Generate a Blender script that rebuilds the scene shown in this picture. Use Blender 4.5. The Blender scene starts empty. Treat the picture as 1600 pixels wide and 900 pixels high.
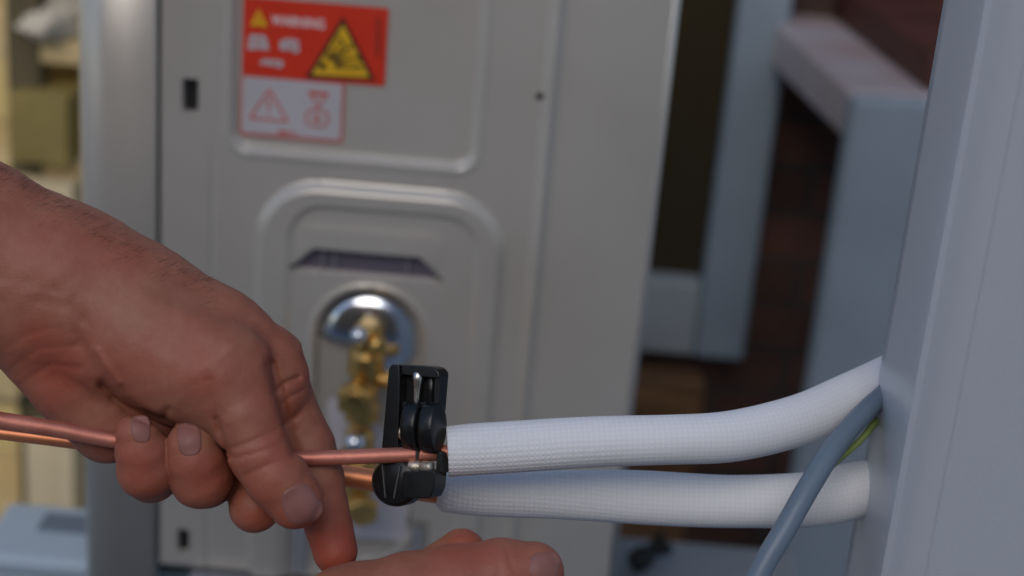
import bpy, bmesh, math, random
import numpy as np
from mathutils import Vector, Matrix
random.seed(7); rng = np.random.default_rng(5)
D = bpy.data; SC = bpy.context.scene; COL = SC.collection
rad = math.radians

# ---------------------------------------------------------------- camera
TH, PH, FPX, CAMZ = rad(21.0), rad(4.8), 2600.0, 1.52
Fv = np.array([0, math.cos(TH), -math.sin(TH)])
R0 = np.array([1.0, 0, 0]); U0 = np.array([0, math.sin(TH), math.cos(TH)])
Rv = math.cos(PH)*R0 + math.sin(PH)*U0
Uv = -math.sin(PH)*R0 + math.cos(PH)*U0
CAM = np.array([0, 0, CAMZ])
cd = D.cameras.new('camera'); cam = D.objects.new('camera', cd); COL.objects.link(cam); SC.camera = cam
cd.sensor_width = 36; cd.lens = FPX/1600*36; cd.clip_start = 0.02; cd.clip_end = 300
cam.matrix_world = Matrix([[Rv[i], Uv[i], -Fv[i], CAM[i]] for i in range(3)] + [[0, 0, 0, 1]])
cd.dof.use_dof = True; cd.dof.focus_distance = 0.566; cd.dof.aperture_fstop = 8.6

# ---------------------------------------------------------------- light
SUN_EL, SUN_AZ = rad(38), rad(-12)          # azimuth to the right of straight behind the camera
w = D.worlds.new('World'); SC.world = w; w.use_nodes = True
nt = w.node_tree; bg = nt.nodes['Background']
sky = nt.nodes.new('ShaderNodeTexSky'); sky.sky_type = 'NISHITA'; sky.sun_disc = False
sky.sun_elevation = SUN_EL; sky.sun_rotation = math.pi - SUN_AZ
sky.air_density = 1.0; sky.dust_density = 1.0; sky.ozone_density = 1.0
nt.links.new(sky.outputs[0], bg.inputs[0]); bg.inputs[1].default_value = 0.13
sl = D.lights.new('sun', 'SUN'); sun = D.objects.new('sun', sl); COL.objects.link(sun)
sl.energy = 1.1; sl.angle = rad(40); sl.color = (1.0, 0.93, 0.84)
sdir = Vector((math.sin(SUN_AZ)*math.cos(SUN_EL), -math.cos(SUN_AZ)*math.cos(SUN_EL), math.sin(SUN_EL)))
sun.rotation_euler = sdir.to_track_quat('Z', 'Y').to_euler()
SC.view_settings.view_transform = 'Standard'; SC.view_settings.look = 'None'
SC.view_settings.exposure = -0.03; SC.view_settings.gamma = 1.0
SC.view_settings.use_curve_mapping = False

# ---------------------------------------------------------------- helpers
def ray(px, py): return Fv + (px-800)/FPX*Rv + (450-py)/FPX*Uv
def P(px, py, d): return CAM + d*ray(px, py)
def rayY(px, py, Y):
    r = ray(px, py); return CAM + r*(Y/r[1])
def rayZ(px, py, z):
    r = ray(px, py); return CAM + r*((z-CAMZ)/r[2])
D0 = 0.56; S = D0/FPX
def H(px, py, wd): return P(px, py, D0 + wd*S)

def link(o, parent=None):
    COL.objects.link(o)
    if parent is not None: o.parent = parent
    return o
def mesh(name, V, Fc, mat, parent=None, smooth=False, uv=None, bevel=0, seg=2, auto=None):
    me = D.meshes.new(name); me.from_pydata([tuple(map(float, v)) for v in V], [], [tuple(map(int, f)) for f in Fc]); me.update()
    bm = bmesh.new(); bm.from_mesh(me); bmesh.ops.recalc_face_normals(bm, faces=bm.faces); bm.to_mesh(me); bm.free()
    if uv is not None:
        l = me.uv_layers.new(name='UVMap')
        for lp in me.loops: l.data[lp.index].uv = uv[lp.vertex_index]
    me.materials.append(mat)
    if smooth: me.polygons.foreach_set('use_smooth', [True]*len(me.polygons))
    o = D.objects.new(name, me); link(o, parent)
    if bevel:
        b = o.modifiers.new('bevel', 'BEVEL'); b.width = bevel; b.segments = seg; b.limit_method = 'ANGLE'; b.angle_limit = rad(35)
        me.polygons.foreach_set('use_smooth', [True]*len(me.polygons))
        wn = o.modifiers.new('wn', 'WEIGHTED_NORMAL'); wn.keep_sharp = True
    return o
def tag(o, label=None, cat=None, group=None, kind=None):
    if label: o['label'] = label
    if cat: o['category'] = cat
    if group: o['group'] = group
    if kind: o['kind'] = kind
    return o
def empty(name, loc, label=None, cat=None, group=None):
    o = D.objects.new(name, None); COL.objects.link(o); o.location = tuple(map(float, loc)); o.empty_display_size = .05
    tag(o, label, cat, group); return o
def adopt(root):                       # parts were built in world space
    bpy.context.view_layer.update()
    for c in root.children: c.matrix_parent_inverse = root.matrix_world.inverted()

class MB:
    def __init__(s): s.V = []; s.F = []
    def add(s, V, F):
        n = len(s.V); s.V += [tuple(v) for v in V]; s.F += [tuple(i+n for i in f) for f in F]; return s
    def box(s, a, b):
        (x0, y0, z0), (x1, y1, z1) = a, b
        V = [(x0,y0,z0),(x1,y0,z0),(x1,y1,z0),(x0,y1,z0),(x0,y0,z1),(x1,y0,z1),(x1,y1,z1),(x0,y1,z1)]
        return s.add(V, [(0,3,2,1),(4,5,6,7),(0,1,5,4),(1,2,6,5),(2,3,7,6),(3,0,4,7)])
    def prism(s, A, B):                # two matching outlines
        n = len(A)
        return s.add(list(A)+list(B), [tuple(range(n))[::-1], tuple(range(n, 2*n))] + [(i, (i+1) % n, n+(i+1) % n, n+i) for i in range(n)])
    def lathe(s, prof, p0, ax, n=24, ref=None):
        p0 = np.array(p0, float); ax = np.array(ax, float); ax /= np.linalg.norm(ax)
        ref = np.array(ref if ref is not None else ((0, 0, 1) if abs(ax[2]) < .9 else (1, 0, 0)), float)
        u = np.cross(ax, ref); u /= np.linalg.norm(u); v = np.cross(ax, u)
        V = []; Fc = []
        for r, t in prof:
            for k in range(n):
                a = 2*math.pi*(k+.5)/n
                V.append(p0 + ax*t + r*(math.cos(a)*u + math.sin(a)*v))
        m = len(prof)
        for i in range(m-1):
            for k in range(n):
                Fc.append((i*n+k, i*n+(k+1) % n, (i+1)*n+(k+1) % n, (i+1)*n+k))
        Fc.append(tuple(range(n))[::-1]); Fc.append(tuple(range((m-1)*n, m*n)))
        return s.add(V, Fc)
    def xf(s, fn): s.V = [fn(v) for v in s.V]; return s
    def build(s, name, mat, parent=None, **k): return mesh(name, s.V, s.F, mat, parent, **k)

def spline(pts, n):
    pts = [np.array(p, float) for p in pts]; pts = [2*pts[0]-pts[1]] + pts + [2*pts[-1]-pts[-2]]
    out = []
    for i in range(1, len(pts)-2):
        a, b, c, d = pts[i-1:i+3]
        for k in range(n):
            t = k/n
            out.append(.5*(2*b + (c-a)*t + (2*a-5*b+4*c-d)*t*t + (3*b-a-3*c+d)*t**3))
    out.append(pts[-2]); return out
def tube(name, pts, mat, parent=None, n=28, sub=10, cap=True, wob=0, flat=1.0):
    """pts: rows (x,y,z,r)"""
    Q = spline(pts, sub); C = [q[:3] for q in Q]; R_ = [q[3] for q in Q]
    V = []; uv = []; L = 0; up = None
    for i, c in enumerate(C):
        t = C[min(i+1, len(C)-1)] - C[max(i-1, 0)]; t /= np.linalg.norm(t)
        if up is None: up = np.cross(t, [0.1, 1, .05])
        up = up - t*np.dot(up, t); up /= np.linalg.norm(up); sd = np.cross(t, up)
        if i: L += np.linalg.norm(c - C[i-1])
        for k in range(n):
            a = 2*math.pi*k/n
            r = R_[i]*(1 + wob*(math.sin(3*a + i*.11) + math.sin(i*.23+a)))
            V.append(c + r*(math.cos(a)*up*flat + math.sin(a)*sd)); uv.append((R_[i]*abs(a-math.pi), L))
    Fc = []
    for i in range(len(C)-1):
        for k in range(n): Fc.append((i*n+k, i*n+(k+1) % n, (i+1)*n+(k+1) % n, (i+1)*n+k))
    if cap:
        for j, i in ((0, 0), (1, len(C)-1)):     # rounded-in end rings
            base = len(V)
            for k in range(n): V.append(C[i] + (V[i*n+k]-C[i])*.82); uv.append((0, 0))
            for k in range(n): Fc.append((i*n+k, i*n+(k+1) % n, base+(k+1) % n, base+k))
            Fc.append(tuple(base+k for k in range(n)))
    return mesh(name, V, Fc, mat, parent, smooth=True, uv=uv)

# ---------------------------------------------------------------- materials
def mat(name, col, rough=.5, metal=0, bump=0, bscale=200, var=0, vscale=6, col2=None, spec=.5, coat=0, sss=0, detail=4, stretch=(1, 1, 1), bdist=.001):
    m = D.materials.new(name); m.use_nodes = True; n = m.node_tree.nodes; l = m.node_tree.links
    b = n['Principled BSDF']; b.inputs['Base Color'].default_value = (*col, 1)
    b.inputs['Roughness'].default_value = rough; b.inputs['Metallic'].default_value = metal
    b.inputs['Specular IOR Level'].default_value = spec; b.inputs['Coat Weight'].default_value = coat
    tc = n.new('ShaderNodeTexCoord'); mp = n.new('ShaderNodeMapping'); mp.inputs['Scale'].default_value = stretch
    l.new(tc.outputs['Object'], mp.inputs[0])
    if var or col2:
        t = n.new('ShaderNodeTexNoise'); t.inputs['Scale'].default_value = vscale; t.inputs['Detail'].default_value = detail
        l.new(mp.outputs[0], t.inputs['Vector'])
        r = n.new('ShaderNodeValToRGB'); r.color_ramp.elements[0].position = .35; r.color_ramp.elements[1].position = .65
        c2 = col2 or tuple(c*(1-var) for c in col)
        r.color_ramp.elements[0].color = (*c2, 1); r.color_ramp.elements[1].color = (*col, 1)
        l.new(t.outputs[0], r.inputs[0]); l.new(r.outputs[0], b.inputs['Base Color'])
        rr = n.new('ShaderNodeMapRange'); rr.inputs[3].default_value = rough*.85; rr.inputs[4].default_value = min(1, rough*1.2)
        l.new(t.outputs[0], rr.inputs[0]); l.new(rr.outputs[0], b.inputs['Roughness'])
    if bump:
        t = n.new('ShaderNodeTexNoise'); t.inputs['Scale'].default_value = bscale; t.inputs['Detail'].default_value = 5
        l.new(mp.outputs[0], t.inputs['Vector'])
        bp = n.new('ShaderNodeBump'); bp.inputs['Strength'].default_value = bump; bp.inputs['Distance'].default_value = bdist
        l.new(t.outputs[0], bp.inputs['Height']); l.new(bp.outputs[0], b.inputs['Normal'])
    return m
M = {}
M['paint'] = mat('beige painted steel', (.53, .51, .475), .30, metal=.30, bump=.10, bscale=900, col2=(.46, .43, .39), vscale=5, coat=.25)  # warm second tone paints in brownish reflections of the surroundings
M['paint_side'] = mat('pale painted steel', (.56, .57, .58), .32, metal=.0, bump=.1, bscale=900, var=.04, vscale=6, coat=.2)
M['white_paint'] = mat('white painted cabinet', (.46, .50, .565), .35, bump=.12, bscale=500, var=.04, vscale=4, coat=.15)
M['grey_paint'] = mat('grey plate', (.30, .31, .34), .35, metal=.3, bump=.1, bscale=400, var=.06)
M['pocket'] = mat('lavender grey plate', (.52, .51, .57), .5, metal=0, bump=.1, bscale=300)
M['black_hole'] = mat('black void', (.004, .004, .006), .8)
M['vent_shade'] = mat('vent shade metal', (.19, .17, .22), .35, metal=.5)
M['chrome'] = mat('polished chrome', (.72, .76, .82), .16, metal=1, bump=.05, bscale=100)
M['brass'] = mat('brass', (.82, .52, .17), .30, metal=1, bump=.15, bscale=300, var=.25, vscale=60)
M['steel'] = mat('steel', (.55, .54, .52), .3, metal=1, bump=.2, bscale=500)
M['blade'] = mat('roller metal', (.62, .56, .46), .4, metal=.8, bump=.3, bscale=900, var=.3, vscale=300)
M['black'] = mat('black cast alloy', (.010, .011, .012), .30, bump=.25, bscale=1400, var=.3, vscale=200, spec=.42, bdist=.0003)
M['black_edge'] = mat('worn edge', (.12, .12, .12), .5, metal=.6)
M['copper'] = mat('copper', (.66, .26, .19), .5, metal=.65, bump=.2, bscale=260, col2=(.50, .17, .12), vscale=55, stretch=(1, 1, 1))
M['copper_bright'] = mat('bright copper', (.84, .33, .17), .42, metal=.7, bump=.1, bscale=260, col2=(.8, .3, .13), vscale=30)
M['cable'] = mat('grey cable', (.14, .19, .25), .42, bump=.15, bscale=300)
M['wire'] = mat('green yellow wire', (.20, .27, .08), .5)
M['red'] = mat('label red', (.62, .035, .012), .42, bump=.05, bscale=300, var=.06, vscale=60)
M['yellow'] = mat('label yellow', (.72, .42, .02), .4)
M['ink'] = mat('label black', (.02, .015, .01), .5)
M['paper'] = mat('label white', (.46, .45, .48), .45, var=.05, vscale=40)
M['print_white'] = mat('label white print', (.75, .74, .74), .5)
M['pink'] = mat('label pink print', (.52, .13, .12), .45)
M['darkred'] = mat('label dark red print', (.20, .03, .02), .5)
M['nail_pink'] = None
M['concrete'] = mat('concrete', (.30, .33, .37), .8, bump=.5, bscale=60, var=.25, vscale=4, bdist=.004)
M['plaster_y'] = mat('ochre plaster', (.80, .60, .25), .8, bump=.4, bscale=40, var=.2, vscale=2.2, bdist=.003)
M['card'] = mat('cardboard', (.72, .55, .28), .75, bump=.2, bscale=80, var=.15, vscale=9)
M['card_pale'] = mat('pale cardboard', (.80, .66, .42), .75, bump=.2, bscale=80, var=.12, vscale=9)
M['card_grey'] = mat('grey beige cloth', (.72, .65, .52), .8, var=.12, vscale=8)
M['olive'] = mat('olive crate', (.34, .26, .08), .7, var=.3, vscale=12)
M['darkwood'] = mat('dark shelf wood', (.13, .10, .05), .7, var=.3, vscale=10, stretch=(6, 6, 1))
M['foam'] = mat('pale blue plastic', (.46, .57, .68), .5, bump=.2, bscale=100, var=.06, vscale=10)
M['foam_shade'] = mat('shaded blue plastic', (.16, .21, .27), .6)
M['frame_blue'] = mat('grey blue wood and shaded white', (.24, .29, .34), .55, bump=.3, bscale=60, var=.15, vscale=7)
M['frame_grey'] = mat('grey paint and shaded white', (.32, .35, .37), .55, bump=.3, bscale=60, var=.15, vscale=7)
M['bench_top'] = mat('mauve grey bench top', (.40, .38, .41), .6, bump=.3, bscale=60, col2=(.36, .28, .28), vscale=7)
M['pane'] = mat('dark glass', (.035, .026, .012), .25, spec=.3)
M['orangewood'] = mat('orange brown wood', (.20, .095, .032), .6, bump=.3, bscale=30, var=.5, vscale=7, stretch=(1, 1, 6))
M['redwood'] = mat('red brown wood', (.10, .03, .022), .55, bump=.3, bscale=30, var=.5, vscale=7)
M['sack'] = mat('dark brown sacking', (.04, .022, .016), .85, bump=.5, bscale=120, col2=(.016, .013, .012), vscale=9)
M['unseen'] = mat('tan brick', (.30, .20, .13), .8, bump=.4, bscale=20, var=.4, vscale=3)
M['rubber'] = mat('black rubber', (.008, .009, .009), .6)

def plank_mat():
    m = D.materials.new('old brick'); m.use_nodes = True; n = m.node_tree.nodes; l = m.node_tree.links
    b = n['Principled BSDF']; b.inputs['Roughness'].default_value = .75
    tc = n.new('ShaderNodeTexCoord'); br = n.new('ShaderNodeTexBrick'); mp = n.new('ShaderNodeMapping')
    mp.inputs['Rotation'].default_value = (rad(90), 0, 0)
    l.new(tc.outputs['Object'], mp.inputs[0]); l.new(mp.outputs[0], br.inputs[0])
    br.inputs['Color1'].default_value = (.19, .080, .055, 1); br.inputs['Color2'].default_value = (.075, .042, .032, 1)  # brick colours kept dark to hold the shade on this wall
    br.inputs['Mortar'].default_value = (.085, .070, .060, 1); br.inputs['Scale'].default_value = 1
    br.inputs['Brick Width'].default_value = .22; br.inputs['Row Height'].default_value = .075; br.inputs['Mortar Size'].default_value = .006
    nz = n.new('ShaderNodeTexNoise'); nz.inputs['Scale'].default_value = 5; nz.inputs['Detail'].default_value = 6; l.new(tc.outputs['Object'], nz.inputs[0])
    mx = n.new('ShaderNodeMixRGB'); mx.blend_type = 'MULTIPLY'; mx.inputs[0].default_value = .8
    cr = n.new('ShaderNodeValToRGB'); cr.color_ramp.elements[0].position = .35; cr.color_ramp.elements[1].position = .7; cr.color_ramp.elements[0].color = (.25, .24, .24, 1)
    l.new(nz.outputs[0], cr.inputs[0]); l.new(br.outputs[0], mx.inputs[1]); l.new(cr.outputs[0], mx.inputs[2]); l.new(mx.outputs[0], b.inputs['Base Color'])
    bp = n.new('ShaderNodeBump'); bp.inputs['Distance'].default_value = .006; bp.invert = True; l.new(br.outputs['Fac'], bp.inputs['Height']); l.new(bp.outputs[0], b.inputs['Normal'])
    return m
M['boards'] = plank_mat()

def sleeve_mat():
    m = mat('white knit insulation', (.78, .79, .82), .75, spec=.25); n = m.node_tree.nodes; l = m.node_tree.links; b = n['Principled BSDF']
    uv = n.new('ShaderNodeUVMap'); sx = n.new('ShaderNodeSeparateXYZ'); l.new(uv.outputs[0], sx.inputs[0])
    outs = []
    for ax, pitch in ((0, .00185), (1, .00185)):
        a = n.new('ShaderNodeMath'); a.operation = 'MULTIPLY'; a.inputs[1].default_value = 2*math.pi/pitch; l.new(sx.outputs[ax], a.inputs[0])
        s_ = n.new('ShaderNodeMath'); s_.operation = 'SINE'; l.new(a.outputs[0], s_.inputs[0])
        p = n.new('ShaderNodeMath'); p.operation = 'MULTIPLY_ADD'; p.inputs[1].default_value = .5; p.inputs[2].default_value = .5; l.new(s_.outputs[0], p.inputs[0]); outs.append(p)
    mx = n.new('ShaderNodeMath'); mx.operation = 'MINIMUM'; l.new(outs[0].outputs[0], mx.inputs[0]); l.new(outs[1].outputs[0], mx.inputs[1])
    nz = n.new('ShaderNodeTexNoise'); nz.inputs['Scale'].default_value = 60; tc = n.new('ShaderNodeTexCoord'); l.new(tc.outputs['Object'], nz.inputs[0])
    md = n.new('ShaderNodeMath'); md.operation = 'MULTIPLY_ADD'; md.inputs[1].default_value = 3.0; l.new(nz.outputs[0], md.inputs[0]); l.new(mx.outputs[0], md.inputs[2])
    bp = n.new('ShaderNodeBump'); bp.inputs['Strength'].default_value = .28; bp.inputs['Distance'].default_value = .0003
    fd = n.new('ShaderNodeMapRange'); fd.inputs[1].default_value = .02; fd.inputs[2].default_value = .085; fd.inputs[3].default_value = .62; fd.inputs[4].default_value = .16; l.new(sx.outputs[1], fd.inputs[0])
    l.new(fd.outputs[0], bp.inputs['Strength'])
    l.new(md.outputs[0], bp.inputs['Height']); l.new(bp.outputs[0], b.inputs['Normal'])
    r = n.new('ShaderNodeValToRGB'); r.color_ramp.elements[0].color = (.75, .76, .80, 1); r.color_ramp.elements[1].color = (.80, .81, .84, 1); r.color_ramp.elements[0].position = .0; r.color_ramp.elements[1].position = .4
    l.new(mx.outputs[0], r.inputs[0]); l.new(r.outputs[0], b.inputs['Base Color'])
    return m
M['sleeve'] = sleeve_mat()

def skin_mat():
    m = D.materials.new('skin'); m.use_nodes = True; n = m.node_tree.nodes; l = m.node_tree.links; b = n['Principled BSDF']
    at = n.new('ShaderNodeAttribute'); at.attribute_name = 'pigment'
    tc = n.new('ShaderNodeTexCoord')
    nz = n.new('ShaderNodeTexNoise'); nz.inputs['Scale'].default_value = 90; nz.inputs['Detail'].default_value = 8; nz.inputs['Roughness'].default_value = .7; l.new(tc.outputs['Object'], nz.inputs[0])
    r = n.new('ShaderNodeValToRGB'); r.color_ramp.elements[0].position = .32; r.color_ramp.elements[1].position = .68
    r.color_ramp.elements[0].color = (.29, .100, .064, 1); r.color_ramp.elements[1].color = (.37, .160, .104, 1)
    l.new(nz.outputs[0], r.inputs[0])
    mx = n.new('ShaderNodeMixRGB'); mx.inputs[2].default_value = (.36, .078, .045, 1)
    n3 = n.new('ShaderNodeTexNoise'); n3.inputs['Scale'].default_value = 38; n3.inputs['Detail'].default_value = 5; l.new(tc.outputs['Object'], n3.inputs[0])
    m3 = n.new('ShaderNodeMath'); m3.operation = 'MULTIPLY_ADD'; m3.inputs[1].default_value = 1.5; m3.inputs[2].default_value = -.72; l.new(n3.outputs[0], m3.inputs[0])
    m4 = n.new('ShaderNodeMath'); m4.operation = 'ADD'; m4.use_clamp = True; l.new(m3.outputs[0], m4.inputs[0]); l.new(at.outputs['Fac'], m4.inputs[1]); l.new(m4.outputs[0], mx.inputs[0]); l.new(r.outputs[0], mx.inputs[1]); l.new(mx.outputs[0], b.inputs['Base Color'])
    b.inputs['Roughness'].default_value = .52; b.inputs['Specular IOR Level'].default_value = .38
    b.inputs['Subsurface Weight'].default_value = .25; b.inputs['Subsurface Radius'].default_value = (1, .35, .2); b.inputs['Subsurface Scale'].default_value = .004
    v = n.new('ShaderNodeTexVoronoi'); v.feature = 'DISTANCE_TO_EDGE'; v.inputs['Scale'].default_value = 650; l.new(tc.outputs['Object'], v.inputs[0])
    v2 = n.new('ShaderNodeTexNoise'); v2.inputs['Scale'].default_value = 420; v2.inputs['Detail'].default_value = 4; l.new(tc.outputs['Object'], v2.inputs[0])
    a = n.new('ShaderNodeMath'); a.operation = 'MULTIPLY_ADD'; a.inputs[1].default_value = .5; l.new(v.outputs[0], a.inputs[0]); l.new(v2.outputs[0], a.inputs[2])
    bp = n.new('ShaderNodeBump'); bp.inputs['Strength'].default_value = .35; bp.inputs['Distance'].default_value = .0005
    l.new(a.outputs[0], bp.inputs['Height']); l.new(bp.outputs[0], b.inputs['Normal'])
    return m
M['skin'] = skin_mat()
M['nail'] = mat('fingernail', (.29, .125, .105), .45, spec=.28, coat=.0, var=.08, vscale=200)
M['hair'] = mat('arm hair', (.03, .018, .012), .6)

# ---------------------------------------------------------------- setting
FY = 0.98                              # the outdoor unit's near face
WALLY = 2.42
g = 60
mesh('ground', [(-g, -g, 0), (g, -g, 0), (g, g, 0), (-g, g, 0)], [(0, 1, 2, 3)], M['concrete'])['kind'] = 'structure'
xr = rayY(940, 450, WALLY)[0]
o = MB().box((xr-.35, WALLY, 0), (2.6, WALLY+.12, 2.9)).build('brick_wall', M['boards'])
tag(o, 'dark red brown brick wall, shade put into its colour, behind the window and bench', 'wall')
o = MB().box((-2.6, WALLY+.25, 0), (xr-.352, WALLY+.37, 2.9)).build('plaster_wall', M['plaster_y'])
tag(o, 'ochre yellow plastered wall behind the shelf on the left', 'wall')

o = MB().box((-5, -3.4, 0), (4, -3.1, 3.3)).build('reflection_wall', M['unseen'])  # unseen wall added so the panel reflects something dimmer and warmer
tag(o, 'tan brick house wall added behind the viewer to dim and warm reflections in the unit', 'wall')
# window in the right wall
def q3(px, py, Y): p = rayY(px, py, Y); return p[0], p[2]
wy = WALLY-.05
t = empty('window', (q3(1150, 500, wy)[0], wy, q3(1150, 550, wy)[1]), 'white window frame, its shade put in as blue grey, with dark pane right of the outdoor unit', 'window')
xl = q3(985, 300, wy)[0]-.45; x1 = q3(1108, 350, wy)[0]; x2 = q3(1186, 350, wy)[0]; x0 = xl
zt = 2.2; zr1 = q3(1120, 436, wy)[1]; zr0 = q3(1100, 548, wy)[1]
MB().box((x1, wy-.03, zr0), (x2, wy+.05, zt)).box((x0-.08, wy-.03, zr0), (x0, wy+.05, zt)).build('stile', M['frame_blue'], t, bevel=.006)  # blue grey and grey here hold the shade on a white frame
MB().box((x0, wy-.028, zr0+.001), (x1-.001, wy+.05, zr1)).build('bottom_rail', M['frame_grey'], t, bevel=.006)
MB().box((x0, wy+.01, zr1), (x1, wy+.02, zt)).build('pane', M['pane'], t)
MB().box((x0-.1, wy-.045, zt+.002), (x2+.02, wy+.05, zt+.08)).build('head_rail', M['frame_blue'], t, bevel=.006)
adopt(t)

# crate of orange brown boards under the window
cx0, cx1 = q3(955, 650, 2.28)[0], q3(1092, 650, 2.28)[0]; cz = q3(1020, 566, 2.30)[1]
t = empty('wooden_crate', ((cx0+cx1)/2, 2.28, 0), 'orange brown wooden crate standing below the window rail', 'crate')
for k in range(7):
    z0 = .02 + k*(cz-.02)/7
    MB().box((cx0-.1, 2.26, z0), (cx1, 2.28, z0+(cz-.02)/7-.012)).build('board', M['orangewood'], t, bevel=.003)
MB().box((cx0-.1, 2.281, .0), (cx1, 2.33, cz-.02)).build('crate_box', M['orangewood'], t)
adopt(t)

# bench: top slab running away, near leg, red brown plank lying on it
BD = 1.98
n1, n2 = P(1340, 152, BD), P(1446, 150, BD); zb = n1[2]
far = rayZ(1196, 22, zb)
dirv = far-n1; dirv[2] = 0; Lb = 1.15*np.linalg.norm(dirv); dirv /= np.linalg.norm(dirv)
side = np.array([dirv[1], -dirv[0], 0.0])
if side[0] < 0: side = -side
zf = P(1326, 236, BD)[2]
t = empty('workbench', (n1[0], n1[1], 0), 'grey workbench seen end on with a pale slab top and square leg', 'workbench')
def bpt(a, b, z): v = n1 + dirv*a + side*b; return (v[0], v[1], z)
def bbox(a0, a1, b0, b1, z0, z1):
    return MB().prism([bpt(a0, b0, z0), bpt(a1, b0, z0), bpt(a1, b1, z0), bpt(a0, b1, z0)], [bpt(a0, b0, z1), bpt(a1, b0, z1), bpt(a1, b1, z1), bpt(a0, b1, z1)])
bbox(.032, Lb, 0, .52, zf, zb).build('bench_top', M['bench_top'], t, bevel=.006)
lw = .095
bbox(-.004, .03, -.004, lw, 0, zb-.001).build('leg', M['frame_blue'], t, bevel=.008)
bbox(.012, .09, .41, .50, 0, zf-.002).build('leg', M['frame_blue'], t, bevel=.008)
bbox(Lb-.1, Lb-.02, .42, .50, 0, zf-.002).build('leg', M['frame_blue'], t, bevel=.008)
bbox(.033, .05, lw+.002, .408, .25, zf-.003).build('end_panel', M['frame_grey'], t, bevel=.003)
adopt(t)
o = bbox(.05, Lb*.95, .10, .30, zb+.001, zb+.05).build('timber_plank', M['redwood'], None, bevel=.004)
tag(o, 'red brown timber plank lying along the workbench top', 'plank')
# sacks under the bench
def lump(name, c, r, m, seed, parent=None):
    bm = bmesh.new(); bmesh.ops.create_icosphere(bm, subdivisions=5, radius=1)
    from mathutils import noise
    for v in bm.verts:
        nn = noise.fractal(v.co*1.6+Vector((seed, seed, 0)), 1.0, 2.2, 5)
        f = 1+.28*nn - .18*abs(noise.noise(v.co*3.2+Vector((seed, 3, 1))))
        co = v.co*f; co.z = max(co.z, -.82)
        v.co = Vector((c[0]+co.x*r[0], c[1]+co.y*r[1], c[2]+co.z*r[2]))
    me = D.meshes.new(name); bm.to_mesh(me); bm.free(); me.materials.append(m)
    me.polygons.foreach_set('use_smooth', [True]*len(me.polygons))
    o = D.objects.new(name, me); link(o, parent); return o

# left: shelf with boxes
SY = 2.15
sx0 = q3(-90, 200, SY)[0]; sx1 = q3(128, 200, SY)[0]
t = empty('storage_shelf', (sx0, SY, 0), 'open timber shelf with dark uprights at the left edge behind the unit', 'shelf')
levels = [q3(70, y, SY)[1] for y in (58, 238, 420, 600, 782)]
for k, z in enumerate(levels):
    MB().box((sx0, SY-.02, z-.03), (sx1+.2, SY+.15, z)).build('shelf_board', M['card'], t, bevel=.003)
for x in (q3(20, 150, SY)[0], sx1+.15):
    MB().box((x, SY-.023, 0), (x+.045, SY+.02, 2.2)).build('upright', M['darkwood'], t, bevel=.003)
adopt(t)
specs = [('cloth_bundle', 42, 125, 8, 56, 'card_grey', 'grey beige folded bundle on the upper shelf', 'bundle'),
         ('storage_crate', 46, 135, 128, 236, 'olive', 'olive brown crate on the shelf above the arm', 'crate'),
         ('cardboard_box', 46, 140, 262, 418, 'card_pale', 'pale cardboard box on the shelf just above the forearm', 'box'),
         ('cardboard_box', -60, 55, 445, 598, 'card', 'brown cardboard box on the shelf behind the forearm', 'box'),
         ('cardboard_box', 72, 140, 640, 780, 'card_pale', 'pale cardboard box on the lowest shelf below the wrist', 'box')]
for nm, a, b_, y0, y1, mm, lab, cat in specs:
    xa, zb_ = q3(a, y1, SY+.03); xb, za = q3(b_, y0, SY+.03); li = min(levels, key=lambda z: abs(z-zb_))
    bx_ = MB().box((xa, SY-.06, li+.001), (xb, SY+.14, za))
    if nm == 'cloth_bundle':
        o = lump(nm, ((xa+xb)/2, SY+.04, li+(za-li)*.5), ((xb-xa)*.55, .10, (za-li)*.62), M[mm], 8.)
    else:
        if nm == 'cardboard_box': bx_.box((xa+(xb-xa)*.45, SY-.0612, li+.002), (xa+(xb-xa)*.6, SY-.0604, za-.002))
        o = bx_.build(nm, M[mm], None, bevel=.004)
    tag(o, lab, cat)

# pale blue plastic case lower left, stands on the stand's shelf beside the unit
zc = .86
a = rayZ(-30, 862, zc); b_ = rayZ(20, 786, zc)
t = empty('plastic_case', (a[0], a[1], zc), 'pale blue plastic case with a slot handle in its lid, lower left corner', 'case')
cx1 = a[0]+.30
MB().box((a[0], a[1]+.002, zc-.16), (cx1-.002, b_[1], zc-.018)).build('case_body', M['foam'], t, bevel=.008, seg=3)
lid = MB().box((a[0]-.004, a[1]-.004, zc-.016), (cx1, b_[1]+.004, zc)).build('lid', M['foam'], t, bevel=.006, seg=3)
h0 = rayZ(54, 828, zc+.001); h1 = rayZ(150, 806, zc+.001)
MB().box((h0[0], h0[1], zc-.004), (h1[0], h1[1], zc+.0015)).build('handle_shade', M['foam_shade'], t, bevel=.004, seg=3)  # darker block stands for the shade inside the handle recess
adopt(t)
o = MB().box((a[0]-.03, a[1]-.02, zc-.20), (a[0]+.42, b_[1]+.03, zc-.1605)).box((a[0], a[1]+.01, 0), (a[0]+.04, a[1]+.05, zc-.201)).box((a[0]+.34, a[1]+.01, 0), (a[0]+.38, a[1]+.05, zc-.201)).box((a[0], b_[1]-.05, 0), (a[0]+.04, b_[1]-.01, zc-.201)).box((a[0]+.34, b_[1]-.05, 0), (a[0]+.38, b_[1]-.01, zc-.201)).build('low_table', M['darkwood'])
tag(o, 'dark wooden low table carrying the pale blue plastic case', 'table')

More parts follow.
